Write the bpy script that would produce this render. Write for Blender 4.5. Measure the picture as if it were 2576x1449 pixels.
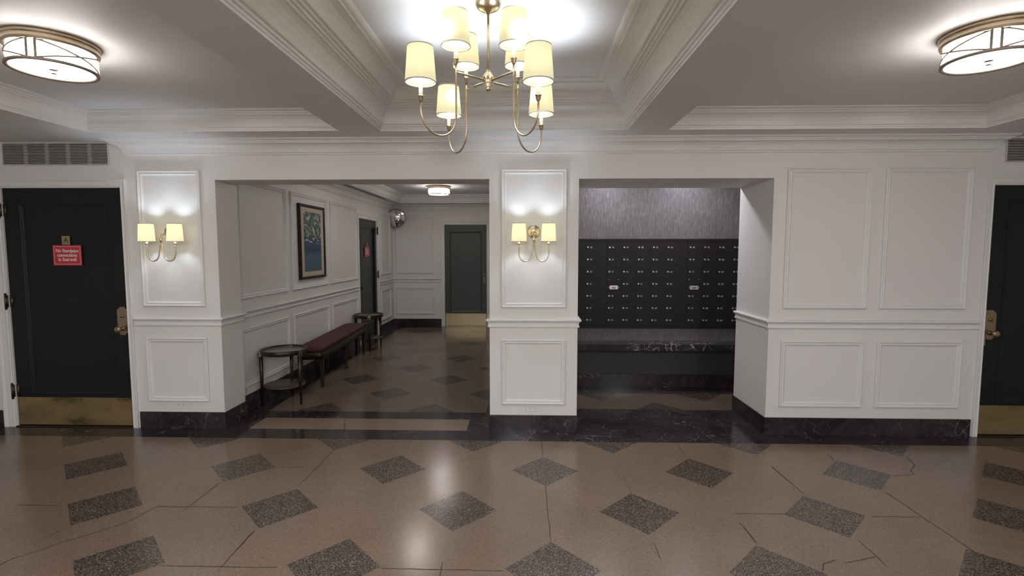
import bpy, bmesh, math, random
from mathutils import Matrix, Vector
# ------------------------------------------------------------------ camera, world, exposure
for o in list(bpy.data.objects): bpy.data.objects.remove(o)
C = bpy.context.scene.collection
sc = bpy.context.scene
cam = bpy.data.cameras.new('camera'); co = bpy.data.objects.new('camera', cam); C.objects.link(co)
cam.sensor_width = 36; cam.lens = 36*1270/2576; cam.clip_start = .05
rx, up, fw = Vector((.999613,.027827,.000399)), Vector((-.002502,.075587,.997136)), Vector((-.027717,.996751,-.075628))
M = Matrix((rx, up, -fw)).transposed().to_4x4(); M.translation = Vector((0,-4.347,1.6))
co.matrix_world = M; sc.camera = co
w = bpy.data.worlds.new('world'); sc.world = w; w.use_nodes = True
w.node_tree.nodes['Background'].inputs[0].default_value = (.5,.5,.55,1); w.node_tree.nodes['Background'].inputs[1].default_value = .05
sc.view_settings.view_transform = 'Standard'; sc.view_settings.look = 'None'; sc.view_settings.gamma = 1
sc.view_settings.use_curve_mapping = False; sc.view_settings.exposure = 0.5
R = math.radians; PI = math.pi
# light strengths (radiance of the glowing surfaces, of the lamps and of the added fill drums)
E_BULB = 450.0; E_SCONCE = 240.0; E_DRUM = 14.0; E_FILL = 150.0; E_DRUM_CORR = 15.0; E_DOWN = 170.0
ZS = 2.53      # soffit height
# ------------------------------------------------------------------ materials
def mat(name, base, rough=.5, metal=0., spec=.5):
    m = bpy.data.materials.new(name); m.use_nodes = True
    b = m.node_tree.nodes['Principled BSDF']
    b.inputs['Base Color'].default_value = (*base,1); b.inputs['Roughness'].default_value = rough
    b.inputs['Metallic'].default_value = metal; b.inputs['Specular IOR Level'].default_value = spec
    return m
def N(m, t, **kw):
    n = m.node_tree.nodes.new(t)
    for k,v in kw.items(): setattr(n,k,v)
    return n
def L(m,a,b): m.node_tree.links.new(a,b)
def coords(m, scale=(1,1,1), rot=(0,0,0)):
    tc = N(m,'ShaderNodeTexCoord'); mp = N(m,'ShaderNodeMapping')
    mp.inputs['Scale'].default_value = scale; mp.inputs['Rotation'].default_value = rot
    L(m,tc.outputs['Object'],mp.inputs['Vector']); return mp.outputs['Vector']
def noise(m, vec, scale, detail=2, rough=.5, dist=0):
    n = N(m,'ShaderNodeTexNoise'); n.inputs['Scale'].default_value = scale; n.inputs['Detail'].default_value = detail
    n.inputs['Roughness'].default_value = rough; n.inputs['Distortion'].default_value = dist
    L(m,vec,n.inputs['Vector']); return n.outputs['Fac']
def ramp(m, fac, stops, interp='LINEAR'):
    r = N(m,'ShaderNodeValToRGB'); r.color_ramp.interpolation = interp
    e = r.color_ramp.elements
    while len(e) < len(stops): e.new(.5)
    for i,(p,c) in enumerate(stops): e[i].position = p; e[i].color = (*c,1) if len(c)==3 else c
    L(m,fac,r.inputs['Fac']); return r.outputs['Color']
def mix(m, fac, a, b):
    x = N(m,'ShaderNodeMix',data_type='RGBA')
    if hasattr(fac,'links'): L(m,fac,x.inputs[0])
    else: x.inputs[0].default_value = fac
    for s,v in ((6,a),(7,b)):
        if hasattr(v,'links'): L(m,v,x.inputs[s])
        else: x.inputs[s].default_value = (*v,1)
    return x.outputs[2]
def math_(m, op, a, b=None, c=None):
    n = N(m,'ShaderNodeMath',operation=op)
    for i,v in enumerate((a,b,c)):
        if v is None: continue
        if hasattr(v,'links'): L(m,v,n.inputs[i])
        else: n.inputs[i].default_value = v
    return n.outputs[0]
def bump(m, h, strength=.2, dist=.002):
    b = N(m,'ShaderNodeBump'); b.inputs['Strength'].default_value = strength; b.inputs['Distance'].default_value = dist
    L(m,h,b.inputs['Height']); L(m,b.outputs[0],P(m).inputs['Normal'])
def P(m): return m.node_tree.nodes['Principled BSDF']
def setc(m, c): L(m,c,P(m).inputs['Base Color'])
def setr(m, c): L(m,c,P(m).inputs['Roughness'])
WALL = mat('wall_paint', (.73,.71,.69), .5, spec=.35)
v = coords(WALL); bump(WALL, noise(WALL,v,140,3,.6), .12, .001)
setc(WALL, mix(WALL, noise(WALL,v,1.3,3), (.715,.69,.665), (.755,.73,.705)))
TRIM = mat('trim_paint', (.75,.73,.705), .48, spec=.4)
v = coords(TRIM); bump(TRIM, noise(TRIM,v,60,3), .06, .001)
CEIL = mat('ceiling_paint', (.75,.735,.73), .6)
v = coords(CEIL); bump(CEIL, noise(CEIL,v,90,3), .1, .001)
def terrazzo(name, off, px, py, s=1.0):
    """tan terrazzo with darker 45-degree inlaid squares on a staggered lattice"""
    m = mat(name, (.3,.22,.17), .2, spec=.33); v = coords(m)
    sep = N(m,'ShaderNodeSeparateXYZ'); L(m,v,sep.inputs[0])
    def lat(ox,oy):
        x = math_(m,'ADD',sep.outputs[0],-ox+px/2); x = math_(m,'FLOORED_MODULO',x,px); x = math_(m,'ABSOLUTE',math_(m,'SUBTRACT',x,px/2))
        y = math_(m,'ADD',sep.outputs[1],-oy+py); y = math_(m,'FLOORED_MODULO',y,2*py); y = math_(m,'ABSOLUTE',math_(m,'SUBTRACT',y,py))
        return math_(m,'LESS_THAN',math_(m,'ADD',x,y),.2425)
    d = math_(m,'MAXIMUM',lat(off[0],off[1]),lat(off[0]+px/2,off[1]+py))
    chip = N(m,'ShaderNodeTexVoronoi'); chip.inputs['Scale'].default_value = 150; L(m,v,chip.inputs['Vector'])
    seps = N(m,'ShaderNodeSeparateColor'); L(m,chip.outputs['Color'],seps.inputs[0])
    big = noise(m,v,2.2,4)
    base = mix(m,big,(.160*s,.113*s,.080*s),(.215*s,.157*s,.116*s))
    fine = ramp(m,noise(m,v,230,3,.7),[(.30,(.62,.62,.62)),(.5,(1,1,1)),(.72,(1.3,1.3,1.3))])
    mul = N(m,'ShaderNodeMix',data_type='RGBA',blend_type='MULTIPLY'); mul.inputs[0].default_value = .8
    fk = ramp(m,seps.outputs[0],[(0,(.62,.60,.60)),(.07,(1,1,1)),(.90,(1.22,1.22,1.2)),(.96,(1.5,1.5,1.45))],'CONSTANT')
    mf = N(m,'ShaderNodeMix',data_type='RGBA',blend_type='MULTIPLY'); mf.inputs[0].default_value = .55; L(m,base,mf.inputs[6]); L(m,fk,mf.inputs[7]); base = mf.outputs[2]
    L(m,base,mul.inputs[6]); L(m,fine,mul.inputs[7])
    n2 = N(m,'ShaderNodeTexVoronoi'); n2.inputs['Scale'].default_value = 215; n2.inputs['Randomness'].default_value = 1; L(m,v,n2.inputs['Vector'])
    s2 = N(m,'ShaderNodeSeparateColor'); L(m,n2.outputs['Color'],s2.inputs[0])
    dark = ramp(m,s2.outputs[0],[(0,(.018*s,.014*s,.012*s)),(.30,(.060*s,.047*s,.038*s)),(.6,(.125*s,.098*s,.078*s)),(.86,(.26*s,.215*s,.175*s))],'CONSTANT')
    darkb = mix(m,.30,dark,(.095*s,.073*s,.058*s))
    setc(m, mix(m,d,mul.outputs[2],darkb))
    setr(m, ramp(m,noise(m,v,3,3),[(.3,(.17,)*3),(.7,(.22,)*3)]))
    bump(m, math_(m,'ADD',noise(m,v,26,2),math_(m,'MULTIPLY',noise(m,v,190,2),.12)), .07, .002)
    return m
TERR_MAIN = terrazzo('terrazzo_lobby', (.139,-.785), 1.113, .57)
TERR_CORR = terrazzo('terrazzo_corridor', (-2.05,.537), 1.10, .608, .95)
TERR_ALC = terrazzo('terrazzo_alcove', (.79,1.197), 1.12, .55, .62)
PLAIN = mat('terrazzo_plain', (.3,.23,.17), .22); v = coords(PLAIN)
setc(PLAIN, mix(PLAIN, noise(PLAIN,v,180,3,.7), (.20,.145,.102), (.27,.20,.145)))
def marble(name, dark, mid, vein, rough, amt=.5):
    m = mat(name, dark, rough, spec=.35); v = coords(m)
    n1 = noise(m,v,2.6,6,.6); n2 = noise(m,v,3.1,5,.6,1.3)
    warp = N(m,'ShaderNodeMix',data_type='VECTOR'); warp.inputs[0].default_value = .3
    L(m,v,warp.inputs[4]); nz = N(m,'ShaderNodeTexNoise'); nz.inputs['Scale'].default_value = 3.5; nz.inputs['Detail'].default_value = 5
    L(m,v,nz.inputs['Vector']); L(m,nz.outputs['Color'],warp.inputs[5])
    vo = N(m,'ShaderNodeTexVoronoi',feature='DISTANCE_TO_EDGE'); vo.inputs['Scale'].default_value = 9; L(m,warp.outputs[1],vo.inputs['Vector'])
    veins = ramp(m,vo.outputs['Distance'],[(0,(1,1,1)),(.012,(.5,.5,.5)),(.03,(0,0,0))])
    gate = ramp(m,noise(m,v,2.3,4,.7),[(.47,(0,0,0)),(.62,(1,1,1))])
    k = math_(m,'MULTIPLY',veins,gate); k = math_(m,'MULTIPLY',k,amt)
    base = mix(m,ramp(m,n1,[(.35,(0,0,0)),(.65,(1,1,1))]),dark,mid)
    base = mix(m,ramp(m,n2,[(.44,(0,0,0)),(.5,(.35,.35,.35)),(.56,(0,0,0))]),base,tuple(x*1.6 for x in mid))
    setc(m, mix(m,k,base,vein)); return m
MARBLE = marble('dark_marble', (.016,.013,.014), (.042,.032,.034), (.45,.40,.38), .16, .42)
MARBLE_B = marble('dark_marble_polished', (.012,.011,.010), (.03,.026,.025), (.6,.58,.56), .12, .85)
CRACK = mat('floor_joint', (.035,.026,.02), .7)
DOORP = mat('door_paint_dark_green', (.0068,.0120,.0105), .5, spec=.3)
v = coords(DOORP); bump(DOORP, noise(DOORP,v,38,5,.65), .3, .003); setc(DOORP, mix(DOORP, noise(DOORP,v,9,4,.6), (.0040,.0058,.0052), (.0085,.0120,.0110)))
DOORG = mat('door_paint_grey', (.047,.050,.044), .42); v = coords(DOORG); bump(DOORG, noise(DOORG,v,40,3), .1, .002)
BRASS = mat('aged_brass', (.30,.235,.15), .4, .9)
v = coords(BRASS); setr(BRASS, ramp(BRASS,noise(BRASS,v,30,3),[(.3,(.24,)*3),(.7,(.42,)*3)]))
KICK = mat('tarnished_brass_sheet', (.3,.2,.09), .42, .65)
v = coords(KICK,(1.2,1,2.2)); setc(KICK, ramp(KICK,noise(KICK,v,2.6,5,.55,.3),[(.33,(.12,.095,.04)),(.42,(.27,.19,.09)),(.62,(.36,.255,.13))]))
KICK2 = mat('polished_brass_sheet', (.37,.30,.18), .3, 1.)
CHROME = mat('satin_nickel', (.6,.58,.54), .3, 1.)
BRONZE = mat('dark_bronze', (.11,.085,.06), .4, 1.)
GOLD = mat('satin_gold', (.60,.50,.36), .28, 1.)
IVORY = mat('ivory_candle_sleeve', (.72,.68,.52), .5)
MAILM = mat('mailbox_bronze_paint', (.0092,.0066,.0066), .5, spec=.28)
v = coords(MAILM); bump(MAILM, noise(MAILM,v,300,2), .05, .0005)
SILVER = mat('silver_lock', (.55,.54,.52), .32, .9)
NUMW = mat('white_number_paint', (.42,.41,.40), .5)
WOODD = mat('black_walnut', (.012,.009,.0075), .3)
v = coords(WOODD,(12,12,1)); setc(WOODD, mix(WOODD,noise(WOODD,v,6,3),(.008,.006,.005),(.018,.012,.009)))
TOPG = mat('smoked_mirror_top', (.27,.26,.21), .28, .25)
SHELFG = mat('lower_shelf_panel', (.055,.046,.038), .3)
RED = mat('burgundy_upholstery', (.075,.016,.02), .75)
v = coords(RED); bump(RED, noise(RED,v,420,2), .3, .001)
SIGNR = mat('sign_red', (.50,.03,.035), .45); SIGNW = mat('sign_white', (.75,.70,.68), .5)
PLATE = mat('sign_brass_plate', (.34,.27,.15), .45, .5); INK = mat('black_letter', (.03,.022,.015), .6)
OUTL = mat('white_plastic', (.74,.71,.66), .35); SLOT = mat('socket_slot', (.06,.055,.05), .6)
GRILLE = mat('painted_metal_grille', (.62,.58,.54), .4); VOID = mat('duct_void', (.012,.012,.012), .9)
MIRR = mat('mirror_acrylic', (.82,.82,.80), .03, 1.); RIMB = mat('mirror_rim', (.16,.14,.12), .4)
FRAMEW = mat('mahogany_frame', (.020,.009,.007), .45, spec=.3); MATB = mat('cream_mat_board', (.50,.43,.33), .8)
# wallpaper with short vertical strokes
PAPER = mat('streaked_wallpaper', (.2,.19,.19), .45)
v = coords(PAPER,(1,1,.16)); nn = noise(PAPER,v,92,3,.66)
setc(PAPER, ramp(PAPER,nn,[(.30,(.070,.063,.064)),(.45,(.102,.093,.095)),(.58,(.120,.110,.113)),(.76,(.20,.185,.19))])); bump(PAPER,nn,.35,.003)
# painting: foliage above, blossom, blue water below
ART = mat('landscape_print', (.1,.15,.2), .55)
v = coords(ART); sp = N(ART,'ShaderNodeSeparateXYZ'); L(ART,v,sp.inputs[0])
zz = math_(ART,'ADD',sp.outputs[2],math_(ART,'MULTIPLY',math_(ART,'SUBTRACT',noise(ART,v,9,3),.5),.16))
fol = ramp(ART,noise(ART,v,6.5,6,.66,1.9),[(.34,(.010,.02,.03)),(.43,(.02,.05,.045)),(.49,(.05,.12,.07)),(.53,(.10,.16,.10)),(.57,(.36,.27,.32)),(.63,(.55,.58,.55))])
wat = ramp(ART,math_(ART,'ADD',zz,.0),[(.0,(.06,.13,.155)),(.20,(.07,.125,.17)),(.26,(.03,.05,.11)),(.36,(.05,.075,.15)),(.44,(.015,.025,.05))])
art0 = mix(ART,ramp(ART,zz,[(.40,(0,0,0)),(.45,(1,1,1))]),wat,fol)
stroke = math_(ART,'MULTIPLY',ramp(ART,noise(ART,coords(ART,(1,2.2,9)),3.6,3),[(.54,(0,0,0)),(.58,(1,1,1))]),ramp(ART,zz,[(.36,(0,0,0)),(.375,(1,1,1)),(.425,(1,1,1)),(.44,(0,0,0))]))
setc(ART, mix(ART,stroke,art0,(.50,.52,.50)))
def glow(name, color, strength, base=(.8,.8,.8)):
    m = mat(name, base, .5); b = P(m); b.inputs['Emission Color'].default_value = (*color,1); b.inputs['Emission Strength'].default_value = strength; return m
BULB = glow('led_bulb_glow', (.82,.90,1.0), E_BULB); BULBS = glow('sconce_bulb_glow', (.72,.84,1.0), E_SCONCE)
DRUM = glow('drum_glass_glow', (1.0,.94,.91), E_DRUM); DRUM_FILL = glow('fill_drum_glass_glow', (.95,.97,1.0), E_FILL); DRUMC = glow('corridor_drum_glass_glow', (1.0,.94,.91), E_DRUM_CORR); LENS = glow('downlight_lens_glow', (.93,.92,1.0), E_DOWN)
def shade_mat(name, em):
    m = bpy.data.materials.new(name); m.use_nodes = True; nt = m.node_tree; nt.nodes.clear()
    out = N(m,'ShaderNodeOutputMaterial'); d = N(m,'ShaderNodeBsdfDiffuse'); t = N(m,'ShaderNodeBsdfTranslucent'); e = N(m,'ShaderNodeEmission')
    d.inputs[0].default_value = (.62,.58,.42,1); t.inputs[0].default_value = (.86,.79,.47,1)
    e.inputs[0].default_value = (1,.93,.62,1); e.inputs[1].default_value = em
    mx = N(m,'ShaderNodeMixShader'); mx.inputs[0].default_value = .12; ad = N(m,'ShaderNodeAddShader')
    L(m,d.outputs[0],mx.inputs[1]); L(m,t.outputs[0],mx.inputs[2]); L(m,mx.outputs[0],ad.inputs[0]); L(m,e.outputs[0],ad.inputs[1]); L(m,ad.outputs[0],out.inputs[0])
    return m
SHADE = shade_mat('linen_shade', .36); SHADES = shade_mat('sconce_linen_shade', .45)
# ------------------------------------------------------------------ geometry helpers
def obj(name, bm, m, parent=None, smooth=False, loc=None, props=None):
    me = bpy.data.meshes.new(name); bmesh.ops.recalc_face_normals(bm, faces=bm.faces[:]); bm.to_mesh(me); bm.free()
    for x in (m if isinstance(m,(list,tuple)) else [m]): me.materials.append(x)
    if smooth: me.shade_smooth() if smooth is True else me.shade_auto(smooth) if hasattr(me,'shade_auto') else me.shade_smooth()
    o = bpy.data.objects.new(name, me); C.objects.link(o)
    if parent is not None: o.parent = parent
    if loc is not None: o.location = loc
    for k,vv in (props or {}).items(): o[k] = vv
    return o
def empty(name, loc=(0,0,0), rz=0, **props):
    o = bpy.data.objects.new(name, None); C.objects.link(o); o.location = loc; o.rotation_euler = (0,0,rz)
    o.empty_display_size = .05
    for k,vv in props.items(): o[k] = vv
    return o
def thing(name, label, cat, loc=(0,0,0), rz=0, group=None):
    o = empty(name, loc, rz, label=label, category=cat)
    if group: o['group'] = group
    return o
def struct(name, bm, m, smooth=False): return obj(name, bm, m, props={'kind':'structure'}, smooth=smooth)
def copy_tree(o, parent=None):
    c = o.copy(); C.objects.link(c)
    if parent is not None: c.parent = parent
    for ch in o.children: copy_tree(ch, c)
    return c
def BM(): return bmesh.new()
def box(bm, x0,x1,y0,y1,z0,z1, bev=0, mi=0):
    vs = [bm.verts.new(p) for p in ((x0,y0,z0),(x1,y0,z0),(x1,y1,z0),(x0,y1,z0),(x0,y0,z1),(x1,y0,z1),(x1,y1,z1),(x0,y1,z1))]
    fs = [bm.faces.new([vs[i] for i in f]) for f in ((0,3,2,1),(4,5,6,7),(0,1,5,4),(1,2,6,5),(2,3,7,6),(3,0,4,7))]
    for f in fs: f.material_index = mi
    if bev:
        es = list({e for f in fs for e in f.edges})
        bmesh.ops.bevel(bm, geom=es, offset=bev, segments=2, affect='EDGES', profile=.7)
    return bm
def sweep(bm, path, prof, closed=False, up=Vector((0,0,1)), side=1, caps=True):
    """mitred sweep of prof [(out,along_up)] along a polyline; out = cross(up,dir)*side"""
    n = len(path); path = [Vector(p) for p in path]; rings = []
    for i in range(n):
        dp = (path[i]-path[i-1]).normalized() if (closed or i>0) else None
        dn = (path[(i+1)%n]-path[i]).normalized() if (closed or i<n-1) else None
        if dp is None: dp = dn
        if dn is None: dn = dp
        a, b = up.cross(dp)*side, up.cross(dn)*side
        mdir = (a+b).normalized(); k = 1/max(.2,mdir.dot(a))
        rings.append([bm.verts.new(path[i]+mdir*(o*k)+up*h) for o,h in prof])
    m = n if closed else n-1; p = len(prof)
    for i in range(m):
        A, B = rings[i], rings[(i+1)%n]
        for j in range(p-1): bm.faces.new((A[j],A[j+1],B[j+1],B[j]))
    if caps and not closed:
        for r in (rings[0], rings[-1]):
            try: bm.faces.new(r)
            except Exception: pass
    return bm
def tube(bm, pts, r, seg=10, caps=True):
    pts = [Vector(p) for p in pts]; n = len(pts); rs = r if isinstance(r,(list,tuple)) else [r]*n
    t0 = (pts[1]-pts[0]).normalized(); u = t0.orthogonal().normalized(); rings = []
    for i in range(n):
        t = ((pts[min(i+1,n-1)]-pts[i]).normalized() + (pts[i]-pts[max(i-1,0)]).normalized())
        t = t.normalized() if t.length>1e-6 else t0
        u = (u - t*u.dot(t)).normalized(); v_ = t.cross(u)
        rings.append([bm.verts.new(pts[i]+(u*math.cos(2*PI*k/seg)+v_*math.sin(2*PI*k/seg))*rs[i]) for k in range(seg)])
    for i in range(n-1):
        for k in range(seg): bm.faces.new((rings[i][k],rings[i][(k+1)%seg],rings[i+1][(k+1)%seg],rings[i+1][k]))
    if caps: bm.faces.new(rings[0]); bm.faces.new(rings[-1])
    return bm
def lathe(bm, prof, c=(0,0,0), seg=32, axis='Z', closed=False, mi=0):
    """prof [(r,h)]; axis Z up, Y = +Y, X = +X"""
    c = Vector(c); rings = []
    def pt(r,h,a):
        x, y = r*math.cos(a), r*math.sin(a)
        return c + (Vector((x,y,h)) if axis=='Z' else Vector((x,h,y)) if axis=='Y' else Vector((h,x,y)))
    for r,h in prof:
        rings.append([bm.verts.new(pt(0,h,0))] if r<1e-6 else [bm.verts.new(pt(r,h,2*PI*k/seg)) for k in range(seg)])
    pr = list(zip(rings, rings[1:]+([rings[0]] if closed else [])))
    if not closed: pr = pr[:len(rings)-1]
    for A,B in pr:
        for k in range(seg):
            k2 = (k+1)%seg
            q = [A[k%len(A)], A[k2%len(A)], B[k2%len(B)], B[k%len(B)]]
            q = list(dict.fromkeys(q))
            if len(q)>2:
                try: bm.faces.new(q).material_index = mi
                except Exception: pass
    return bm
def text_mesh(name, body, size, m, parent, loc, rot, align='CENTER', sx=1, off=0, ext=.0006, spacing=1):
    cu = bpy.data.curves.new('t','FONT'); cu.body = body; cu.size = size; cu.align_x = align; cu.align_y = 'CENTER'; cu.offset = off; cu.extrude = ext
    cu.resolution_u = 3; cu.space_character = spacing; cu.space_line = .95
    to = bpy.data.objects.new('t',cu); C.objects.link(to)
    me = bpy.data.meshes.new_from_object(to.evaluated_get(bpy.context.evaluated_depsgraph_get())); bpy.data.objects.remove(to)
    me.transform(Matrix.Diagonal((sx,1,1,1))); me.materials.clear(); me.materials.append(m)
    o = bpy.data.objects.new(name, me); C.objects.link(o); o.parent = parent; o.location = loc; o.rotation_euler = rot
    return o
CRACKS = [[(-2.672, -1.966), (-2.661, -1.912), (-2.591, -1.848), (-2.543, -1.768), (-2.442, -1.675), (-2.349, -1.559), (-2.302, -1.37), (-2.101, -1.369)], [(-2.098, -1.417), (-2.101, -1.369), (-2.099, -1.042)], [(-1.546, -1.628), (-1.536, -1.977)], [(-3.184, -1.375), (-2.91, -1.378)], [(-2.101, -1.369), (-1.791, -1.365)], [(-1.847, -1.951), (-1.246, -1.947)], [(-2.661, -1.643), (-2.654, -1.766)], [(-1.855, -0.781), (-1.611, -0.785)], [(-1.537, -0.455), (-1.54, -1.092)], [(-1.543, -1.624), (-1.543, -1.786)], [(-0.726, -1.938), (-0.11, -1.942)], [(-0.425, -1.877), (-0.419, -1.99)], [(-1.698, 0.305), (-1.667, 0.129), (-1.634, 0.063), (-1.612, -0.014)], [(-1.503, 0.877), (-1.494, 0.712), (-1.487, 0.53)], [(0.133, -0.209), (0.134, -0.511)], [(0.135, -1.034), (0.137, -1.333), (0.14, -1.639), (0.142, -1.676)], [(1.251, -0.236), (1.25, -0.509)], [(0.695, -0.845), (0.693, -1.094)], [(0.704, -1.675), (0.698, -1.821)], [(1.821, -0.669), (1.826, -0.985)], [(1.259, -1.45), (1.266, -1.659)], [(1.261, -1.353), (1.573, -1.35)], [(1.818, -0.665), (1.828, -1.091)], [(2.372, -0.422), (2.35, -0.539)], [(2.95, -0.465), (2.896, -0.616), (2.801, -0.706), (2.772, -0.775)], [(2.621, -0.795), (2.765, -0.785)], [(2.382, -1.047), (2.385, -1.7)], [(1.839, -1.62), (1.837, -1.779), (1.831, -1.847)], [(1.827, -1.77), (1.712, -1.808), (1.638, -1.827)], [(1.606, -1.803), (1.522, -1.839), (1.485, -1.898)], [(2.088, -1.365), (2.385, -1.363)], [(1.267, -1.501), (1.258, -1.666)]]
# ------------------------------------------------------------------ floor
bm = BM()
def rect(x0,x1,y0,y1,mi,z=0.):
    f = bm.faces.new([bm.verts.new(p) for p in ((x0,y0,z),(x1,y0,z),(x1,y1,z),(x0,y1,z))]); f.material_index = mi
XW, YF = 5.7, -7.2
rect(-XW,XW,YF,-.222,0); rect(-XW,XW,-.222,0,1)
# corridor threshold with its plain inlay
rect(-2.77,-2.48,0,.30,1); rect(-2.48,-.525,.006,.30,3); rect(-2.48,-.525,0,.006,1); rect(-.525,-.2,0,.30,1); rect(-2.77,-.2,.30,.505,1)
rect(-2.77,-2.56,.505,6.15,1); rect(-.39,-.2,.505,6.15,1); rect(-2.56,-.39,.505,5.9,2); rect(-2.56,-.39,5.9,6.15,1)
# alcove
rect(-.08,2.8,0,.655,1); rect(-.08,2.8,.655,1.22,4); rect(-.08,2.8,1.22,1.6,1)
# door openings
rect(-4.62,-3.52,0,.2,1); rect(3.87,4.95,0,.2,1); rect(-2.95,-2.77,3.96,5.0,1)
for pl in CRACKS:
    pts = [Vector((a,b,.0012)) for a,b in pl]; prev = None
    # subdivide with a little wander so that it reads as a crack
    q = []
    rnd = random.Random(int(abs(pl[0][0])*1000))
    for a,b in zip(pts,pts[1:]):
        k = max(1,int((b-a).length/.05))
        for i in range(k):
            p = a.lerp(b,i/k)
            if i: p = p + Vector((rnd.uniform(-1,1),rnd.uniform(-1,1),0))*.0025
            q.append(p)
    q.append(pts[-1])
    for i,p in enumerate(q):
        t = (q[min(i+1,len(q)-1)]-q[max(i-1,0)]).normalized(); s_ = Vector((-t.y,t.x,0))*(.0016*rnd.uniform(.7,1.2)+.0004)
        cur = (bm.verts.new(p-s_), bm.verts.new(p+s_))
        if prev:
            f = bm.faces.new((prev[0],prev[1],cur[1],cur[0])); f.material_index = 5
        prev = cur
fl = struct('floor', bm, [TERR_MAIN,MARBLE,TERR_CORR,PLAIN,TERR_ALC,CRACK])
for p_ in fl.data.polygons:
    if p_.normal.z < 0: p_.flip()
# ------------------------------------------------------------------ walls
def boxes(name, bs, m=WALL):
    bm = BM()
    for b in bs: box(bm,*b)
    return struct(name, bm, m)
DL0, DL1 = -4.61, -3.527; DR0, DR1 = 3.877, 4.96; DT = 2.142
H0, H1 = -2.69, -.315; A0, A1 = .447, 2.078; HT = 2.2; TOP = 3.0
boxes('wall_back', [(-XW,DL0,0,.33,0,TOP),(DL0,DL1,0,.33,DT,TOP),(DL1,H0,0,.33,0,TOP),(H0,H1,0,.33,HT,TOP),(H1,-.2,0,.33,0,TOP),
    (-.08,A0,0,.67,0,TOP),(A0,A1,0,.67,HT,TOP),(A1,DR0,0,.67,0,TOP),(DR0,DR1,0,.33,DT,TOP),(DR1,XW,0,.33,0,TOP)])
boxes('wall_corridor_right', [(-.2,-.08,0,6.1,0,TOP)])
boxes('wall_corridor_left', [(-2.95,-2.77,.33,3.965,0,TOP),(-2.95,-2.77,3.965,4.995,2.125,TOP),(-2.95,-2.77,4.995,6.1,0,TOP)])
boxes('wall_corridor_back', [(-2.95,-1.695,6.1,6.3,0,TOP),(-1.695,-.81,6.1,6.3,2.118,TOP),(-.81,-.08,6.1,6.3,0,TOP)])
boxes('wall_alcove_back', [(-.08,2.8,1.518,1.65,0,TOP)], PAPER)
boxes('wall_alcove_right', [(2.8,2.95,.67,1.65,0,TOP)])
boxes('wall_left', [(-XW-.15,-XW,YF,.33,0,TOP)]); boxes('wall_right', [(XW,XW+.15,YF,.33,0,TOP)]); boxes('wall_front', [(-XW-.15,XW+.15,YF-.15,YF,0,TOP)])
# ------------------------------------------------------------------ ceiling: soffit with trays
trays = [(-3.49,-1.472,-3.04,-.345,2.68),(-1.149,.788,-3.06,-.32,2.85),(1.105,3.514,-3.04,-.31,2.68)]
bm = BM()
def crect(x0,x1,y0,y1,z): bm.faces.new([bm.verts.new(p) for p in ((x0,y0,z),(x0,y1,z),(x1,y1,z),(x1,y0,z))])
xs = sorted({-XW,XW,*[t[0] for t in trays],*[t[1] for t in trays]})
for a,b in zip(xs,xs[1:]):
    tr = [t for t in trays if t[0]<=a+1e-6 and t[1]>=b-1e-6]
    if tr: t = tr[0]; crect(a,b,YF,t[2],ZS); crect(a,b,t[3],0,ZS)
    else: crect(a,b,YF,0,ZS)
crect(-.08,2.8,.67,1.518,ZS)
CT = (-2.515,-.46,1.0,5.80,2.695)
crect(-2.77,CT[0],.33,6.1,ZS); crect(CT[1],-.2,.33,6.1,ZS); crect(CT[0],CT[1],.33,CT[2],ZS); crect(CT[0],CT[1],CT[3],6.1,ZS)
for t in trays+[CT]: crect(t[0]-.02,t[1]+.02,t[2]-.02,t[3]+.02,t[4])
struct('ceiling', bm, CEIL)
small = [(-.012,.003),(0,0),(0,.014),(.005,.016),(.006,.026),(.014,.029),(.016,.036),(.02,.06),(.03,.085),(.045,.103),(.06,.112),(.066,.113),(.067,.122),(.078,.125),(.08,.134),(.09,.137),(.1,.142),(.1,.152),(-.012,.152)]
big = [(-.012,.003),(0,0),(0,.013),(.008,.016),(.009,.027),(.02,.030),(.022,.042),(.034,.046),(.038,.055),(.042,.085),(.05,.115),(.065,.14),(.085,.155),(.098,.158),(.099,.170),(.112,.172),(.114,.184),(.128,.187),(.13,.199),(.146,.202),(.149,.214),(.155,.24),(.168,.262),(.188,.279),(.212,.288),(.228,.289),(.23,.298),(.25,.302),(.262,.31),(.27,.322),(-.012,.322)]
def tray_crown(n, t, prof):
    k = (t[4]-ZS)/prof[-1][1]; p = [(a,b*k+ZS) for a,b in prof]
    bm = sweep(BM(), [(t[0],t[2],0),(t[1],t[2],0),(t[1],t[3],0),(t[0],t[3],0)], p, closed=True, side=1)
    return struct('trim_%d'%n, bm, TRIM)
tn = 1
for t,pr in zip(trays+[CT],(small,big,small,small)): tray_crown(tn,t,pr); tn += 1
corn = [(-.004,2.408),(.010,2.408),(.014,2.413),(.016,2.421),(.013,2.424),(.020,2.427),(.022,2.434),(.026,2.448),(.036,2.468),(.052,2.484),(.072,2.493),(.086,2.495),(.087,2.503),(.098,2.505),(.101,2.512),(.114,2.515),(.124,2.521),(.13,2.532),(-.004,2.532)]
def run(prof, path, name=None, side=-1, m=TRIM, caps=True):
    global tn
    bm = sweep(BM(), [(x,y,0) for x,y in path], prof, side=side, caps=caps)
    o = struct(name or 'trim_%d'%tn, bm, m)
    if not name: tn += 1
    return o
run(corn, [(-3.45,.01),(-3.45,0),(3.83,0),(3.83,.01)])
run(corn, [(-2.77,.33),(-2.77,6.1),(-.2,6.1),(-.2,.33)])
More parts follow.
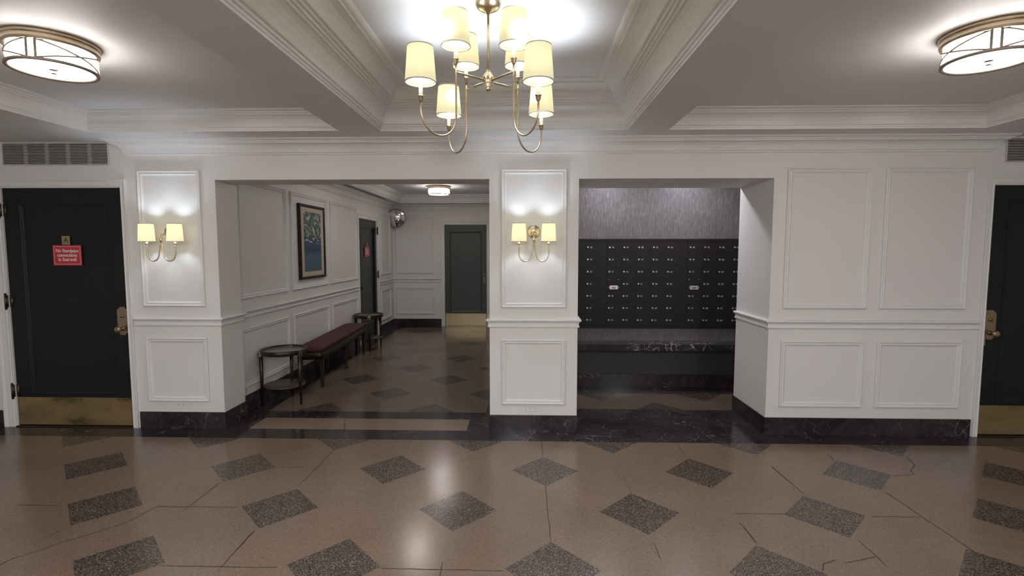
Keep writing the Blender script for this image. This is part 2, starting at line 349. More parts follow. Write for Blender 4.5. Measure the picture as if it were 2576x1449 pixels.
railp = [(-.004,.928),(.010,.928),(.015,.932),(.015,.941),(.010,.945),(.009,.955),(.011,.968),(.018,.978),(.027,.982),(.031,.988),(.031,.996),(.027,1.001),(-.004,1.003)]
run(railp, [(-3.462,0),(-2.69,0),(-2.69,.336),(-2.77,.336)])
run(railp, [(H1,.33),(H1,0),(A0,0),(A0,.67)])
run(railp, [(A1,.67),(A1,0),(3.826,0)])
run(railp, [(-2.77,.36),(-2.77,3.905)]); run(railp, [(-2.77,5.06),(-2.77,6.1),(-1.765,6.1)])
# dark marble baseboards
bp = [(-.004,0),(.012,0),(.012,.147),(.010,.150),(-.004,.150)]
def base(side_name, path, h=1.): run([(a,b*h) for a,b in bp], path, 'baseboard_'+side_name, m=MARBLE)
base('left_end', [(-XW,0),(-4.715,0)]); base('left_pier', [(-3.458,0),(-2.69,0),(-2.69,.336),(-2.77,.336)])
base('middle_pier', [(H1+.004,.33),(H1+.004,0),(A0-.004,0),(A0-.004,.67)]); base('right', [(A1,.67),(A1,0),(3.812,0)])
base('corridor_left', [(-2.77,.345),(-2.77,3.905)], 1.05); base('corridor_back', [(-2.77,5.06),(-2.77,6.1),(-1.765,6.1)], 1.05)
base('alcove', [(-.08,.67),(-.08,1.518),(2.8,1.518),(2.8,.67)])
base('right_end', [(5.05,0),(XW,0)])
# panel mouldings
pm = [(0,-.003),(0,.013),(.003,.019),(.009,.022),(.014,.019),(.0165,.012),(.021,.0105),(.027,.012),(.031,.0145),(.0355,.012),(.039,.007),(.0435,.005),(.0435,-.003)]
def panel(to3, u0,u1,v0,v1, prof=pm, parent=None, m=TRIM, name=None):
    """rectangular mitred moulding frame; to3(u,v,h) maps wall coords to world"""
    global tn
    bm = BM(); rings = []
    for (u,v_),(su,sv) in zip(((u0,v0),(u1,v0),(u1,v1),(u0,v1)),((1,1),(-1,1),(-1,-1),(1,-1))):
        rings.append([bm.verts.new(to3(u+su*o,v_+sv*o,h)) for o,h in prof])
    for i in range(4):
        A,B = rings[i],rings[(i+1)%4]
        for j in range(len(prof)-1): bm.faces.new((A[j],A[j+1],B[j+1],B[j]))
    if parent is not None: return obj(name, bm, m, parent)
    o = struct('trim_%d'%tn, bm, m); tn += 1; return o
back = lambda u,v_,h: (u,-h,v_)
cl = lambda u,v_,h: (-2.77+h,u,v_)
cb = lambda u,v_,h: (u,6.1-h,v_)
for u0,u1 in ((-3.37,-2.815),(-.214,.346),(2.185,2.882),(2.992,3.70)): panel(back,u0,u1,1.10,2.282); panel(back,u0,u1,.247,.824)
for u0,u1 in ((.44,1.425),(1.545,2.625),(2.745,3.845),(5.19,5.86)): panel(cl,u0,u1,1.118,2.283); panel(cl,u0,u1,.24,.824)
panel(cb,-2.708,-1.918,1.112,2.283); panel(cb,-2.708,-1.912,.262,.817)
# ------------------------------------------------------------------ doors
casp = [(0,-.002),(0,.010),(.006,.014),(.012,.014),(.018,.010),(.045,.012),(.052,.018),(.060,.022),(.066,.020),(.066,-.002)]
def make_door(n, to3, u0, u1, top, hinge, paint, kick, cas_l=.066, cas_r=.066, plate_z=.965, gap=.012, sweep_arm=False, panel_m=.14, knob=True, handed=True, lever=False):
    """leaf set 30 mm inside the opening; to3(u,v,h): h>0 towards the viewer"""
    root = empty('door_%d'%n, kind='structure')
    def bx(bm,a0,a1,b0,b1,h0,h1,bev=0,mi=0):
        tmp = BM(); box(tmp,a0,a1,h0,h1,b0,b1,bev,mi); me = bpy.data.meshes.new('t'); 
        for v_ in tmp.verts: v_.co = Vector(to3(v_.co.x,v_.co.z,v_.co.y))
        tmp.to_mesh(me); tmp.free(); bm.from_mesh(me); bpy.data.meshes.remove(me)
    # casing: three-sided architrave
    bm = BM(); rings = []
    for (u,v_),(su,sv) in (((u0,0),(-1,0)),((u0,top),(-1,1)),((u1,top),(1,1)),((u1,0),(1,0))):
        k = (cas_l if su<0 else cas_r)/.066
        rings.append([bm.verts.new(to3(u+su*o*k,v_+sv*o,h)) for o,h in casp])
    for A,B in zip(rings,rings[1:]):
        for j in range(len(casp)-1): bm.faces.new((A[j],A[j+1],B[j+1],B[j]))
    for r in (rings[0],rings[-1]): bm.faces.new(r)
    # jamb lining and stop
    bx(bm,u0-.001,u0+.006,0,top,-.10,.0); bx(bm,u1-.006,u1+.001,0,top,-.10,.0); bx(bm,u0,u1,top-.006,top+.001,-.10,0)
    obj('door_frame', bm, TRIM, root)
    a,b,z0,z1 = u0+.008,u1-.008,gap,top-.009; f = -.014; s_ = panel_m; pz0 = .30; pz1 = z1-.135
    bm = BM()
    bx(bm,a,b,z0,z1,f-.045,f-.010)
    bx(bm,a,a+s_,z0,z1,f-.012,f); bx(bm,b-s_,b,z0,z1,f-.012,f); bx(bm,a+s_,b-s_,z0,pz0,f-.012,f); bx(bm,a+s_,b-s_,pz1,z1,f-.012,f)
    obj('door_leaf', bm, paint, root)
    panel(lambda u,v_,h: to3(u,v_,f-.010+h), a+s_-.002, b-s_+.002, pz0-.002, pz1+.002, [(0,0),(0,.012),(.006,.013),(.012,.009),(.02,.006),(.028,.001)], root, paint, 'panel_moulding')
    if kick:
        bm = BM(); bx(bm,a+.008,b-.012,z0+.004,.268,f,f+.003,.0); obj('kick_plate', bm, kick, root)
        bm = BM()
        for u in (a+.02,(a+b)/2,b-.024):
            for z in (z0+.016,.256):
                t = BM(); lathe(t,[(0,.0),(.004,0),(.003,.0015),(0,.002)],(0,0,0),8,'Y'); me = bpy.data.meshes.new('t')
                for v_ in t.verts: v_.co = Vector(to3(u+v_.co.x,z+v_.co.z,f+.003+v_.co.y))
                t.to_mesh(me); t.free(); bm.from_mesh(me); bpy.data.meshes.remove(me)
        obj('kick_plate_screws', bm, kick, root)
    hu = u0 if hinge<0 else u1
    if hinge and handed:
        for z in (1.945,1.14,.33):
            bm = BM(); s1_ = 1 if hinge<0 else -1; bx(bm,min(hu,hu+.030*s1_),max(hu,hu+.030*s1_),z-.055,z+.055,-.014,-.010); bx(bm,min(hu,hu+.005*s1_),max(hu,hu+.005*s1_),z-.055,z+.055,-.013,.012)
            hx = hu - .004*hinge*-1
            pts = [to3(hu-.003,z-.066,.0175),to3(hu-.003,z+.066,.0175)]
            tube(bm, pts, .009, 12)
            for zz in (z-.07,z+.07): 
                c_ = to3(hu-.003,zz,.0175); lathe(bm,[(0,-.006),(.006,-.004),(.0085,0),(.006,.004),(0,.006)],c_,10)
            for zz in (-.022,.022): tube(bm,[to3(hu-.003,z+zz-.001,.0175),to3(hu-.003,z+zz+.001,.0175)],.0098,10)
            obj('hinge', bm, BRONZE, root, smooth=R(30))
    lu = (b-.052) if hinge<0 else (a+.052)
    if knob:
        # shaped lock plate with cut corners
        bm = BM(); W,Hh = .0475,.128; zc = plate_z
        pts = [(-.022,-Hh),(.022,-Hh),(.026,-Hh+.012),(.04,-Hh+.018),(W,-Hh+.034),(W,Hh-.034),(.04,Hh-.018),(.026,Hh-.012),(.022,Hh),(-.022,Hh),(-.026,Hh-.012),(-.04,Hh-.018),(-W,Hh-.034),(-W,-Hh+.034),(-.04,-Hh+.018),(-.026,-Hh+.012)]
        for (k0,h0),(k1,h1) in (((1,f),(1,f+.003)),((1,f+.003),(.93,f+.006))):
            A = [bm.verts.new(to3(lu+x*k0,zc+y*(k0 if k0==1 else .975),h0)) for x,y in pts]; B = [bm.verts.new(to3(lu+x*k1,zc+y*(1 if k1==1 else .975),h1)) for x,y in pts]
            for i in range(16): bm.faces.new((A[i],A[(i+1)%16],B[(i+1)%16],B[i]))
        bm.faces.new(B)
        pl_ = obj('lock_plate', bm, BRASS, root)
        def lat(name, prof, u, z, m, seg=20, mat_=None):
            bm = lathe(BM(),prof,(0,0,0),seg,'Y')
            for v_ in bm.verts: v_.co = Vector(to3(u+v_.co.x,z+v_.co.z,f+.006+v_.co.y))
            return obj(name, bm, m, pl_, smooth=R(40))
        lat('keyhole_cylinder', [(0,0),(.015,0),(.015,.006),(.012,.009),(0,.009)], lu, zc+.045, BRASS)
        lat('turn_piece', [(0,.009),(.006,.009),(.007,.022),(.004,.026),(0,.026)], lu, zc+.045, BRASS)
        ku = lu - .012*hinge*-1
        lat('knob', [(.0,0),(.02,0),(.019,.006),(.011,.010),(.0095,.030),(.017,.038),(.027,.047),(.030,.056),(.027,.066),(.018,.071),(0,.072)], lu, zc-.068, BRASS, 28)
    return root, f
def make_wall_door(): pass
d1,f1 = make_door(1, back, DL0, DL1, DT, -1, DOORP, KICK, .10, .052)
# right door: knob on the left edge, hinges on the far side
d2,f2 = make_door(2, back, DR0, DR1, DT, 1, DOORP, KICK, .050, .066, handed=True)
bm = BM(); box(bm,DR0-.004,DR0+.012,-.010,.004,.79,1.096,.002); obj('strike_plate', bm, BRASS, d2)
# corridor side door (seen obliquely) with a dark strip put in as the shadow along its leaf edge
d3,f3 = make_door(3, cl, 3.965, 4.995, 2.125, 1, DOORG, None, knob=False)
bm = BM(); box(bm,-2.79,-2.755,4.80,4.835,.02,2.0,.004); obj('edge_shadow_strip', bm, DOORP, d3)
bm = lathe(BM(),[(0,0),(.012,0),(.010,.02),(.024,.034),(.026,.046),(.016,.056),(0,.057)],(-2.784,4.035,.955),20,'X'); obj('knob', bm, BRONZE, d3, smooth=R(40))
BRONZEL = mat('dull_lock_metal', (.16,.155,.14), .45, .7)
d4,f4 = make_door(4, cb, -1.695, -.81, 2.118, 0, DOORG, KICK2, knob=False, panel_m=.10)
bm = BM(); lathe(bm,[(0,0),(.028,0),(.028,-.008),(.02,-.014),(0,-.014)],(-.868,6.1+.014,1.075),20,'Y'); box(bm,-.893,-.845,6.107,6.114,.90,1.03,.002)
obj('lock', bm, BRONZEL, d4, smooth=R(40))
bm = BM(); box(bm,-1.69,-.815,6.085,6.15,0,.010,.002); obj('threshold', bm, KICK2, d4)
bm = BM(); box(bm,DL0,DL1,-.016,.06,0,.009,.002); obj('threshold', bm, BRONZE, d1)
bm = BM(); box(bm,DR0,DR1,-.016,.06,0,.009,.002); obj('threshold', bm, BRONZE, d2)
# ------------------------------------------------------------------ signs
def sign(label, u0,u1,z0,z1, to3, rot, body_loc):
    t = thing('warning_sign', label, 'sign', to3((u0+u1)/2,z0,f1))
    o = Vector(t.location)
    def loc_(p): return Vector(p)-o
    bm = BM(); box(bm,-(u1-u0)/2,(u1-u0)/2,-.003,0,0,z1-z0,.001)
    W2 = (u1-u0)/2; Hh = z1-z0
    hold = empty('t'); 
    bpy.data.objects.remove(hold)
    obj('sign_face', bm, SIGNR, t)
    bm = BM(); e = .011; th = .0028
    box(bm,-W2+e,W2-e,-.0036,-.003,e,e+th); box(bm,-W2+e,W2-e,-.0036,-.003,Hh-e-th,Hh-e); box(bm,-W2+e,-W2+e+th,-.0036,-.003,e,Hh-e); box(bm,W2-e-th,W2-e,-.0036,-.003,e,Hh-e)
    obj('border_line', bm, SIGNW, t)
    for i,s_ in enumerate(('No Standpipe','connections','in Stairwell')):
        text_mesh('lettering', s_, .041, SIGNW, t, (0,-.0038,Hh*(.722-.216*i)), (PI/2,0,0), sx=.90, off=.0009, ext=.0004)
    t.rotation_euler = (0,0,rot); return t
s1 = sign('red sign about standpipe connections on the dark door left of the sconce', -4.181,-3.922,1.459,1.638, back, 0, None)
s1.location.y = -f1
s2 = sign('small red sign on the grey side door down the corridor', 4.305,4.56,1.477,1.655, cl, PI/2, None)
s2.location = (-2.77+f3+.0005, 4.432, 1.477)
t = thing('letter_plate', 'small square brass plate with letter A above the red sign', 'sign', (-4.056,-f1,1.641))
bm = BM(); box(bm,-.037,.037,-.003,0,0,.078,.001); obj('plate', bm, PLATE, t)
text_mesh('letter', 'A', .062, INK, t, (0,-.0038,.039), (PI/2,0,0), off=.0002, ext=.0004)
t = thing('letter_plate', 'tiny metal plate above the red sign on the corridor side door', 'sign', (-2.77+f3+.0005,4.432,1.66), PI/2)
bm = BM(); box(bm,-.035,.035,-.003,0,0,.078,.001); obj('plate', bm, PLATE, t)
# ------------------------------------------------------------------ air vents
def vent(u0,u1,z0,z1,label):
    t = thing('air_vent', label, 'air vent', ((u0+u1)/2,0,z0)); W2 = (u1-u0)/2; Hh = z1-z0
    bm = BM(); box(bm,-W2,W2,-.002,-.0005,0,Hh); obj('duct_opening', bm, VOID, t)
    bm = BM(); e=.008
    box(bm,-W2,W2,-.008,-.002,0,e); box(bm,-W2,W2,-.008,-.002,Hh-e,Hh); box(bm,-W2,-W2+e,-.008,-.002,e,Hh-e); box(bm,W2-e,W2,-.008,-.002,e,Hh-e)
    obj('frame', bm, GRILLE, t)
    n = 14
    for i in range(n):
        z = e+(Hh-2*e)*(i+.5)/n; bm = BM(); box(bm,-W2+e,W2-e,-.010,-.004,z-.0028,z+.0018); obj('slat', bm, GRILLE, t)
    for k in range(4):
        x = -W2+(2*W2)*(k+1)/5+.02; bm = BM(); box(bm,x-.018,x+.018,-.004,-.002,e,Hh-e); obj('support_bar', bm, mat_bar, t)
mat_bar = mat('grille_support', (.2,.18,.17), .6)
vent(-4.561,-3.612,2.328,2.524,'long white slatted air vent above the dark door marked A')
vent(3.950,4.90,2.320,2.520,'white slatted air vent above the dark door at the right edge')
t = thing('slot_diffuser', 'thin black linear air slot in the corridor ceiling edge', 'air vent', (-2.6,3.8,ZS))
bm = BM(); box(bm,-.018,.018,-.98,1.17,-.002,.0); obj('slot', bm, VOID, t)
bm = BM(); box(bm,-.024,-.018,-.985,1.175,-.004,0); box(bm,.018,.024,-.985,1.175,-.004,0); obj('slot_rim', bm, TRIM, t)
# ------------------------------------------------------------------ outlets
def outlet(x,label):
    t = thing('power_outlet', label, 'power outlet', (x,0,.185))
    bm = BM(); box(bm,-.06,.06,-.006,0,0,.064,.0025); obj('cover_plate', bm, OUTL, t)
    for s_ in (-1,1):
        bm = BM(); box(bm,s_*.021-.015,s_*.021+.015,-.0085,-.006,.018,.046,.002); so = obj('socket', bm, OUTL, t)
        bm = BM()
        for q in (-.006,.006): box(bm,s_*.021-.006,s_*.021+.002,-.0092,-.0085,.032+q-.0012,.032+q+.0012)
        lathe(bm,[(0,-.0092),(.0022,-.0092),(.0022,-.0085)],(s_*.021+.008,0,.032),8,'Y'); obj('slots', bm, SLOT, so)
outlet(-3.081,'white double outlet low on the wall beside the dark door marked A')
outlet(.060,'white double outlet low on the middle pier under the sconce')
# ------------------------------------------------------------------ drum ceiling lights
CAGE = mat('brushed_cage_metal', (.30,.25,.20), .45, .6)
def drum(x,y,zc,ang,label,group='flush drum ceiling lights'):
    t = thing('flush_ceiling_light', label, 'ceiling light', (x,y,zc), 0, group)
    bm = lathe(BM(),[(0,0),(.197,0),(.201,-.004),(.202,-.020),(.197,-.023),(.195,-.026),(.198,-.030),(.198,-.044),(.196,-.050),(.187,-.054),(0,-.054)],(0,0,0),64); obj('ceiling_pan', bm, GOLD, t, smooth=R(35))
    bm = lathe(BM(),[(.178,-.046),(.179,-.14),(0,-.141)],(0,0,0),64); obj('glass_drum', bm, DRUMC if y>0 else (DRUM_FILL if y<-4 else DRUM), t, smooth=R(35))
    bm = lathe(BM(),[(.171,-.1395),(.190,-.1395),(.191,-.150),(.186,-.154),(.173,-.150)],(0,0,0),64,closed=True); obj('lower_ring', bm, CAGE, t, smooth=R(35))
    r = .1845
    for k in range(3):
        a = R(ang+120*k)
        for s_ in (-1,1):
            q = a+s_*.095; bm = BM(); box(bm,-.004,.004,-.0055,.0055,-.143,-.045)
            for v_ in bm.verts: v_.co = Matrix.Rotation(q,3,'Z') @ (v_.co+Vector((r,0,0)))
            obj('cage_bar', bm, CAGE, t)
        for (z0,z1) in ((-.052,-.140),(-.140,-.052)):
            pts = [(r*math.cos(q),r*math.sin(q),z0+(z1-z0)*i/16) for i in range(17) for q in [a+.11+(2*PI/3-.22)*i/16]]
            obj('cage_arc', tube(BM(),pts,.0042,6), CAGE, t, smooth=True)
    bm = lathe(BM(),[(0,-.141),(.02,-.143),(.019,-.146),(.006,-.148),(.007,-.158),(.012,-.160),(.012,-.164),(0,-.166)],(0,0,0),20); obj('finial', bm, CHROME, t, smooth=R(40))
    return t
drum(-2.478,-1.69,2.682,-72,'drum ceiling light above the dark door side, at the left of the photo')
drum(2.30,-1.69,2.682,-124,'drum ceiling light in the right ceiling tray, cut by the photo edge')
drum(-1.51,4.45,2.697,-124,'small drum ceiling light at the far end of the corridor')
drum(-1.51,2.40,2.697,-124,'drum ceiling light in the corridor hidden behind the opening header')
for x in (-2.478,-.19,2.30):  # unseen drums added behind the camera as fill for the lobby
    drum(x,-5.3,ZS+.002,-90,'unseen drum fill light added behind the camera')
# ------------------------------------------------------------------ alcove downlights
for x in (.94,1.84):
    t = thing('recessed_downlight', 'round recessed downlight in the alcove ceiling above the mailboxes', 'ceiling light', (x,1.08,ZS), 0, 'alcove downlights')
    obj('trim_ring', lathe(BM(),[(.069,0),(.088,0),(.088,-.005),(.069,-.008)],(0,0,0),32,closed=True), TRIM, t, smooth=R(40))
    obj('lens', lathe(BM(),[(0,-.003),(.070,-.003)],(0,0,0),32), LENS, t)
# ------------------------------------------------------------------ lamp pieces
def lampshade(parent, c, rb, rt, h, m):
    n = .0012
    bm = lathe(BM(),[(rb,0),(rt,h),(rt-n,h),(rb-n,0)],c,40,closed=True)
    s_ = obj('lamp_shade', bm, m, parent, smooth=R(40))
    bm = lathe(BM(),[(rb+.0008,-.001),(rb+.0004,.004),(rb-.003,.004),(rb-.003,-.001)],c,40,closed=True); obj('shade_binding', bm, BIND, s_, smooth=R(40))
    bm = lathe(BM(),[(rt+.0008,h+.001),(rt+.0009,h-.003),(rt-.003,h-.003),(rt-.003,h+.001)],c,40,closed=True); obj('shade_binding', bm, BIND, s_, smooth=R(40)); return s_
BIND = mat('shade_edge_binding', (.55,.5,.38), .6)
def bulb(parent, c, r, m):
    bm = BM(); bmesh.ops.create_icosphere(bm, subdivisions=1, radius=r)
    for v_ in bm.verts: v_.co = Vector((v_.co.x,v_.co.y,v_.co.z*1.4))+Vector(c)
    return obj('light_bulb', bm, m, parent, smooth=True)
# ------------------------------------------------------------------ chandelier
hx,hy = -.194,-1.712
ch = thing('chandelier', 'brass chandelier with eight ivory linen shades on looping arms', 'chandelier', (hx,hy,2.85))
obj('canopy', lathe(BM(),[(0,0),(.066,0),(.068,-.006),(.066,-.02),(.055,-.04),(.035,-.052),(.014,-.058),(.009,-.07),(0,-.07)],(0,0,0),40), GOLD, ch, smooth=R(50))
zh = 2.455-2.85
obj('stem', tube(BM(),[(0,0,-.06),(0,0,zh+.03)],.0065,14), GOLD, ch, smooth=R(40))
obj('hub', lathe(BM(),[(0,.058),(.009,.056),(.010,.045),(.016,.042),(.018,.036),(.022,.03),(.027,.018),(.0285,.002),(.026,-.014),(.020,-.024),(.021,-.027),(.014,-.034),(.015,-.04),(.012,-.047),(.004,-.051),(0,-.051)],(0,0,zh),32), GOLD, ch, smooth=R(50))
for sx,sy,ox,oy in ((-1,-1,.292,.265),(1,-1,.248,.262),(-1,1,.250,.310),(1,1,.278,.298)):
    ix,iy = sx*(.148 if sx*sy>0 or sx<0 else .132), sy*(.125 if sy<0 else .15)
    if (sx,sy)==(-1,1): ix = -.130
    X,Y = sx*ox, sy*oy
    arm = obj('arm', tube(BM(),[(sx*.018,sy*.016,zh),(ix,iy,zh+.004)],.0052,10), GOLD, ch, smooth=R(40))
    zi, zo = 2.497-2.85, 2.283-2.85; zb = 2.142-2.85
    mid = Vector(((ix+X)/2,(iy+Y)/2,0)); dirv = Vector((X-ix,Y-iy,0)); rr = dirv.length/2; dirv.normalize()
    pts = [(ix,iy,zi)]+[(ix,iy,z) for z in (zi-.08,zi-.18)]
    hgt = .105
    for i in range(19):
        a = PI-PI*i/18; p = mid+dirv*(rr*math.cos(a)); pts.append((p.x,p.y,zb+hgt-hgt*math.sin(a)))
    pts += [(X,Y,zo-.02),(X,Y,zo)]
    obj('loop_tube', tube(BM(),pts,.0046,10), GOLD, arm, smooth=R(50))
    for (cx_,cy_,cz_) in ((ix,iy,zi),(X,Y,zo)):
        cup = obj('candle_cup', lathe(BM(),[(0,-.006),(.006,-.006),(.008,.0),(.0115,.004),(.0125,.018),(.015,.020),(.015,.024),(0,.024)],(cx_,cy_,cz_),20), GOLD, ch, smooth=R(40))
        obj('candle_sleeve', lathe(BM(),[(.0095,.022),(.0095,.158),(0,.158)],(cx_,cy_,cz_),16), IVORY, cup, smooth=R(40))
        sh = lampshade(ch,(cx_,cy_,cz_+.082),.0715,.059,.160,SHADE)
        bulb(cup,(cx_,cy_,cz_+.180),.024,BULB)
# ------------------------------------------------------------------ wall sconces
def sconce(x, label):
    t = thing('wall_sconce', label, 'wall lamp', (x,0,1.50), 0, 'double wall sconces')
    obj('back_plate', lathe(BM(),[(0,-.012),(.050,-.012),(.055,-.008),(.056,0)],(0,0,.253),36,'Y'), GOLD, t, smooth=R(35))
    bm = lathe(BM(),[(0,-.03),(.016,-.03),(.022,-.024),(.024,-.012)],(0,0,.235),24,'Y')
    tube(bm,[(0,-.02,.235),(0,-.075,.234),(0,-.115,.228),(0,-.128,.205),(0,-.13,.178)],.0075,12); obj('stem', bm, GOLD, t, smooth=R(50))
    obj('collar', lathe(BM(),[(0,-.014),(.011,-.014),(.012,-.01),(.012,.012),(.009,.016),(0,.016)],(0,-.13,.186),20), GOLD, t, smooth=R(50))
    for s_ in (-1,1):
        zb = .0; pts = [(s_*.006,-.13,.175),(s_*.007,-.13,.14),(s_*.012,-.13,.10)]
        cx_ = (.020+.123)/2; rr = (.123-.020)/2
        for i in range(15):
            a = PI-PI*i/14; pts.append((s_*(cx_+rr*math.cos(a)),-.13,.068-.066*math.sin(a)))
        pts.append((s_*.123,-.13,.12)); pts.append((s_*.123,-.13,.143))
        arm = obj('arm', tube(BM(),pts,.0052,10), GOLD, t, smooth=R(50))
        obj('candle_cup', lathe(BM(),[(0,0),(.007,0),(.009,.004),(.0105,.012),(.0085,.016),(0,.016)],(s_*.123,-.13,.14),18), CHROME, arm, smooth=R(40))
        obj('candle_sleeve', lathe(BM(),[(.008,.012),(.008,.092),(0,.092)],(s_*.123,-.13,.14),14), IVORY, arm, smooth=R(40))
        lampshade(t,(s_*.123,-.13,.166),.0635,.0545,.153,SHADES)
        bulb(arm,(s_*.123,-.13,.255),.020,BULBS)
    return t
sconce(-3.098,'double brass wall sconce on the panel next to the dark door marked A')
sconce(.064,'double brass wall sconce on the middle pier beside the mailboxes')
# ------------------------------------------------------------------ mailboxes
YM = 1.500; BW = .9185; ROWZ = [1.6275-.14*i for i in range(7)]
lock0 = num_cache = None
def bank(x0, cols, label, has_master):
    t = thing('mailbox_bank', label, 'mailboxes', (x0,YM,.69), 0, 'banks of apartment mailboxes')
    bm = BM(); box(bm,0,BW-.001,.004,.018,0,1.035)
    box(bm,0,BW-.001,-.006,.004,1.008,1.035,.0015); box(bm,0,BW-.001,-.004,.004,0,.022,.0015); box(bm,0,.080,-.002,.004,.022,1.008)
    obj('cabinet_frame', bm, MAILM, t)
    for ci,(first,master) in enumerate(cols):
        n = first
        for ri,z in enumerate(ROWZ):
            xd = .0825+.1672*ci; zd = z-.69
            if master and ri==3:
                bm = BM(); box(bm,xd,xd+.1664,-.003,.004,zd-.0695,zd+.0695,.0007); d = obj('carrier_panel', bm, MAILM, t)
                bm = BM(); box(bm,xd+.033,xd+.130,-.010,-.003,zd-.065,zd-.019,.003); box(bm,xd+.062,xd+.100,-.0105,-.010,zd-.051,zd-.040,0,1); obj('carrier_lock', bm, [SILVER,INK], d)
                bm = BM()
                for a,b in ((.025,.052),(.135,.052),(.022,-.043),(.140,-.043)): lathe(bm,[(0,-.006),(.004,-.005),(.0055,-.003)],(xd+a,0,zd+b),10,'Y')
                obj('screws', bm, SILVER, d, smooth=R(40)); continue
            bm = BM(); box(bm,xd,xd+.1664,-.003,.004,zd-.0695,zd+.0695,.0007)
            d = obj('mailbox_door', bm, MAILM, t)
            lk = bpy.data.objects.new('lock', LOCKME); C.objects.link(lk); lk.parent = d; lk.location = (xd+.029,-.003,zd)
            s_ = str(n)
            text_mesh('number', s_, .0255, NUMW, d, (xd+.0675,-.0035,zd-.001), (PI/2,0,0), sx=1.05, off=.0004, ext=.0002)
            n += 1
    return t
bm = lathe(BM(),[(0,-.009),(.0085,-.009),(.0105,-.006),(.0115,0)],(0,0,0),18,'Y'); box(bm,-.001,.001,-.0096,-.009,-.005,.005,0,1)
LOCKME = bpy.data.meshes.new('lock'); bm.to_mesh(LOCKME); bm.free(); LOCKME.materials.append(SILVER); LOCKME.materials.append(INK)
bank(-.0705, [(1,True),(7,False),(14,False),(21,False),(28,False)], 'dark mailbox bank cut by the pier, its visible column numbered 28 to 34', True)
bank(.848, [(35,True),(41,False),(48,False),(55,False),(62,False)], 'middle dark mailbox bank numbered 35 to 68 with silver locks', True)
bank(1.7665, [(69,True),(75,False),(82,False),(89,False),(96,False)], 'right dark mailbox bank starting at number 69 beside the alcove jamb', True)
t = thing('marble_ledge', 'dark marble ledge with white veins under the mailboxes', 'ledge', (1.36,1.518,.468))
bm = BM(); box(bm,-1.44,1.44,-.235,0,0,.075,.004); obj('ledge_slab', bm, MARBLE_B, t)
# wall face under the ledge is painted dark
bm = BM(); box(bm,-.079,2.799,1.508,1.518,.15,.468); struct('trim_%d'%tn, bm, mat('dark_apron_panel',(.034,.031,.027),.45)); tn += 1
# ------------------------------------------------------------------ framed picture
t = thing('framed_picture', 'tall framed print of trees over blue water on the corridor wall', 'picture', (-2.77,2.108,1.232))
W2,Hh = .378,.93
def fr(u,v_,h): return (h,u,v_)
panel(fr,-W2,W2,0,Hh,[(0,0),(0,.034),(.004,.038),(.026,.036),(.034,.030),(.034,0)],t,FRAMEW,'frame')
bm = BM(); box(bm,.002,.024,-W2+.03,W2-.03,.03,Hh-.03); obj('mat_board', bm, MATB, t)
bm = BM(); box(bm,0,.002,-.256,.256,0,.748); obj('print', bm, ART, t, loc=(.0241,0,.093))
# ------------------------------------------------------------------ convex mirror
t = thing('convex_mirror', 'round convex safety mirror high in the corridor corner', 'mirror', (-2.63,6.0,2.245))
def dome(r,h,n=14):
    rs = (r*r+h*h)/(2*h); am = math.asin(r/rs)
    return [(rs*math.sin(am*i/n), -(h-rs+rs*math.cos(am*i/n))) for i in range(n+1)]
o = obj('mirror_dome', lathe(BM(),dome(.176,.036),(0,0,0),48,'Y'), MIRR, t, smooth=True)
o2 = obj('rim', lathe(BM(),[(.172,.006),(.172,-.006),(.181,-.006),(.183,.004),(.176,.014)],(0,0,0),48,'Y',closed=True), RIMB, t, smooth=R(40))
o3 = obj('back_shell', lathe(BM(),[(0,.05),(.06,.048),(.13,.03),(.175,.008)],(0,0,0),40,'Y'), RIMB, t, smooth=R(40))
for q in (o,o2,o3): q.rotation_euler = (R(8),0,R(8)); q.location = (0,-.09,0)
bm = tube(BM(),[(0,.10,-.02),(0,.03,-.02),(0,-.05,-.01)],.012,10); box(bm,-.035,.035,.092,.1,-.06,.02,.002); obj('wall_bracket', bm, RIMB, t)
# ------------------------------------------------------------------ bench
bl, bwid, bz = 1.95, .315, .475
bench = thing('upholstered_bench', 'long backless bench with burgundy cushion along the corridor wall', 'bench', (-2.545,2.285,0), R(3.4))
def rounded(bm, hx_, hy_, z0, z1, r, m=5, dome_=0):
    pts = []
    for cx_,cy_,a0 in ((hx_-r,hy_-r,0),(-hx_+r,hy_-r,90),(-hx_+r,-hy_+r,180),(hx_-r,-hy_+r,270)):
        for i in range(m+1):
            a = R(a0+90*i/m); pts.append((cx_+r*math.cos(a),cy_+r*math.sin(a)))
    prof = [(1,z0),(1,z1-.02),(.992,z1-.008),(.97,z1-.001),(.9,z1+dome_*.5),(.6,z1+dome_)] if dome_ else [(1,z0),(1,z1)]
    rs = []
    for k,z in prof: rs.append([bm.verts.new((x-(1-k)*hx_*math.copysign(1,x)*(1 if abs(x)>1e-5 else 0) if False else x*(1-(1-k)), y*(1-(1-k)*hx_/hy_) , z)) for x,y in pts])
    for A,B in zip(rs,rs[1:]):
        for i in range(len(pts)): bm.faces.new((A[i],A[(i+1)%len(pts)],B[(i+1)%len(pts)],B[i]))
    bm.faces.new(rs[0][::-1]); bm.faces.new(rs[-1]); return bm
obj('seat_cushion', rounded(BM(),bwid/2,bl/2,.430,bz,.055,6,.010), RED, bench, smooth=R(50))
bm = rounded(BM(),bwid/2-.008,bl/2-.008,.335,.430,.05,6); obj('apron', bm, WOODD, bench, smooth=R(40))
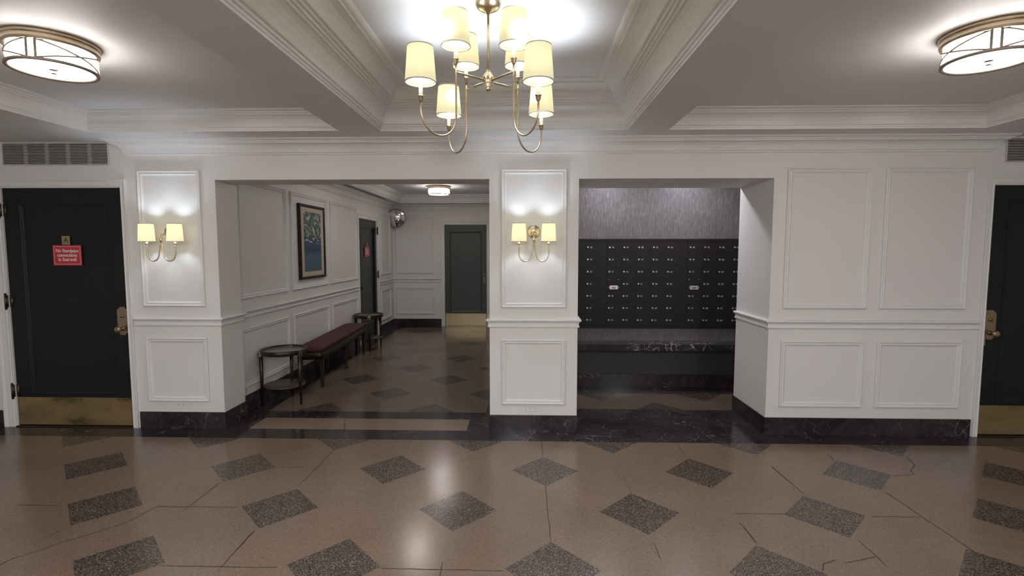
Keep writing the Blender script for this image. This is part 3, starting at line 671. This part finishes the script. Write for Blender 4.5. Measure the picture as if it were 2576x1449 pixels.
for sx in (-1,1):
    for yy in (-.92,0,.92):
        bm = BM(); a,b = .024,.014; cx_,cy_ = sx*(bwid/2-.035), yy
        vs0 = [bm.verts.new((cx_+p*b,cy_+q*b,.0)) for p,q in ((-1,-1),(1,-1),(1,1),(-1,1))]; vs1 = [bm.verts.new((cx_+p*a,cy_+q*a,.34)) for p,q in ((-1,-1),(1,-1),(1,1),(-1,1))]
        for i in range(4): bm.faces.new((vs0[i],vs0[(i+1)%4],vs1[(i+1)%4],vs1[i]))
        bm.faces.new(vs0); bm.faces.new(vs1); bmesh.ops.bevel(bm, geom=bm.edges[:], offset=.003, segments=2, affect='EDGES')
        lg = obj('leg', bm, WOODD, bench)
        bm = BM(); c_ = .0158; d_ = .0172
        v0 = [bm.verts.new((cx_+p*c_,cy_+q*c_,.0)) for p,q in ((-1,-1),(1,-1),(1,1),(-1,1))]; v1 = [bm.verts.new((cx_+p*d_,cy_+q*d_,.045)) for p,q in ((-1,-1),(1,-1),(1,1),(-1,1))]
        for i in range(4): bm.faces.new((v0[i],v0[(i+1)%4],v1[(i+1)%4],v1[i]))
        bm.faces.new(v0); bm.faces.new(v1); obj('foot_cap', bm, BRONZE, lg)
# ------------------------------------------------------------------ round side tables
def table(x,y,ang,label):
    t = thing('side_table', label, 'side table', (x,y,0), 0, 'round tripod side tables')
    zt = .555; r = .228
    obj('tray_rim', lathe(BM(),[(r-.022,zt-.012),(r-.018,zt+.004),(r-.010,zt+.014),(r-.002,zt+.014),(r+.003,zt+.006),(r+.002,zt-.02),(r-.004,zt-.034),(r-.018,zt-.034)],(0,0,0),56,closed=True), WOODD, t, smooth=R(40))
    obj('table_top', lathe(BM(),[(0,zt-.002),(r-.020,zt-.002),(r-.020,zt-.016),(0,zt-.016)],(0,0,0),56), TOPG, t, smooth=R(40))
    for k in range(3):
        a = R(ang+120*k); ca,sa = math.cos(a),math.sin(a)
        bm = tube(BM(),[((r-.006)*ca,(r-.006)*sa,zt-.012),((r-.008)*ca,(r-.008)*sa,.30),((r-.004)*ca,(r-.004)*sa,0)],[.021,.0175,.0105],12)
        lg = obj('leg', bm, WOODD, t, smooth=R(50))
        bm = BM(); box(bm,r-.024,r+.012,-.020,.020,zt-.048,zt+.006,.004)
        for v_ in bm.verts: v_.co = Matrix.Rotation(a,3,'Z') @ v_.co
        obj('brass_corner_mount', bm, BRASS, lg)
    obj('lower_shelf', lathe(BM(),[(0,.196),(r-.030,.196),(r-.024,.192),(r-.024,.182),(r-.03,.178),(0,.178)],(0,0,0),48), SHELFG, t, smooth=R(40))
    return t
table(-2.535,.812,-23,'round dark side table nearest the lobby, before the burgundy bench')
table(-2.535,3.66,50,'round dark side table at the far end of the burgundy bench')
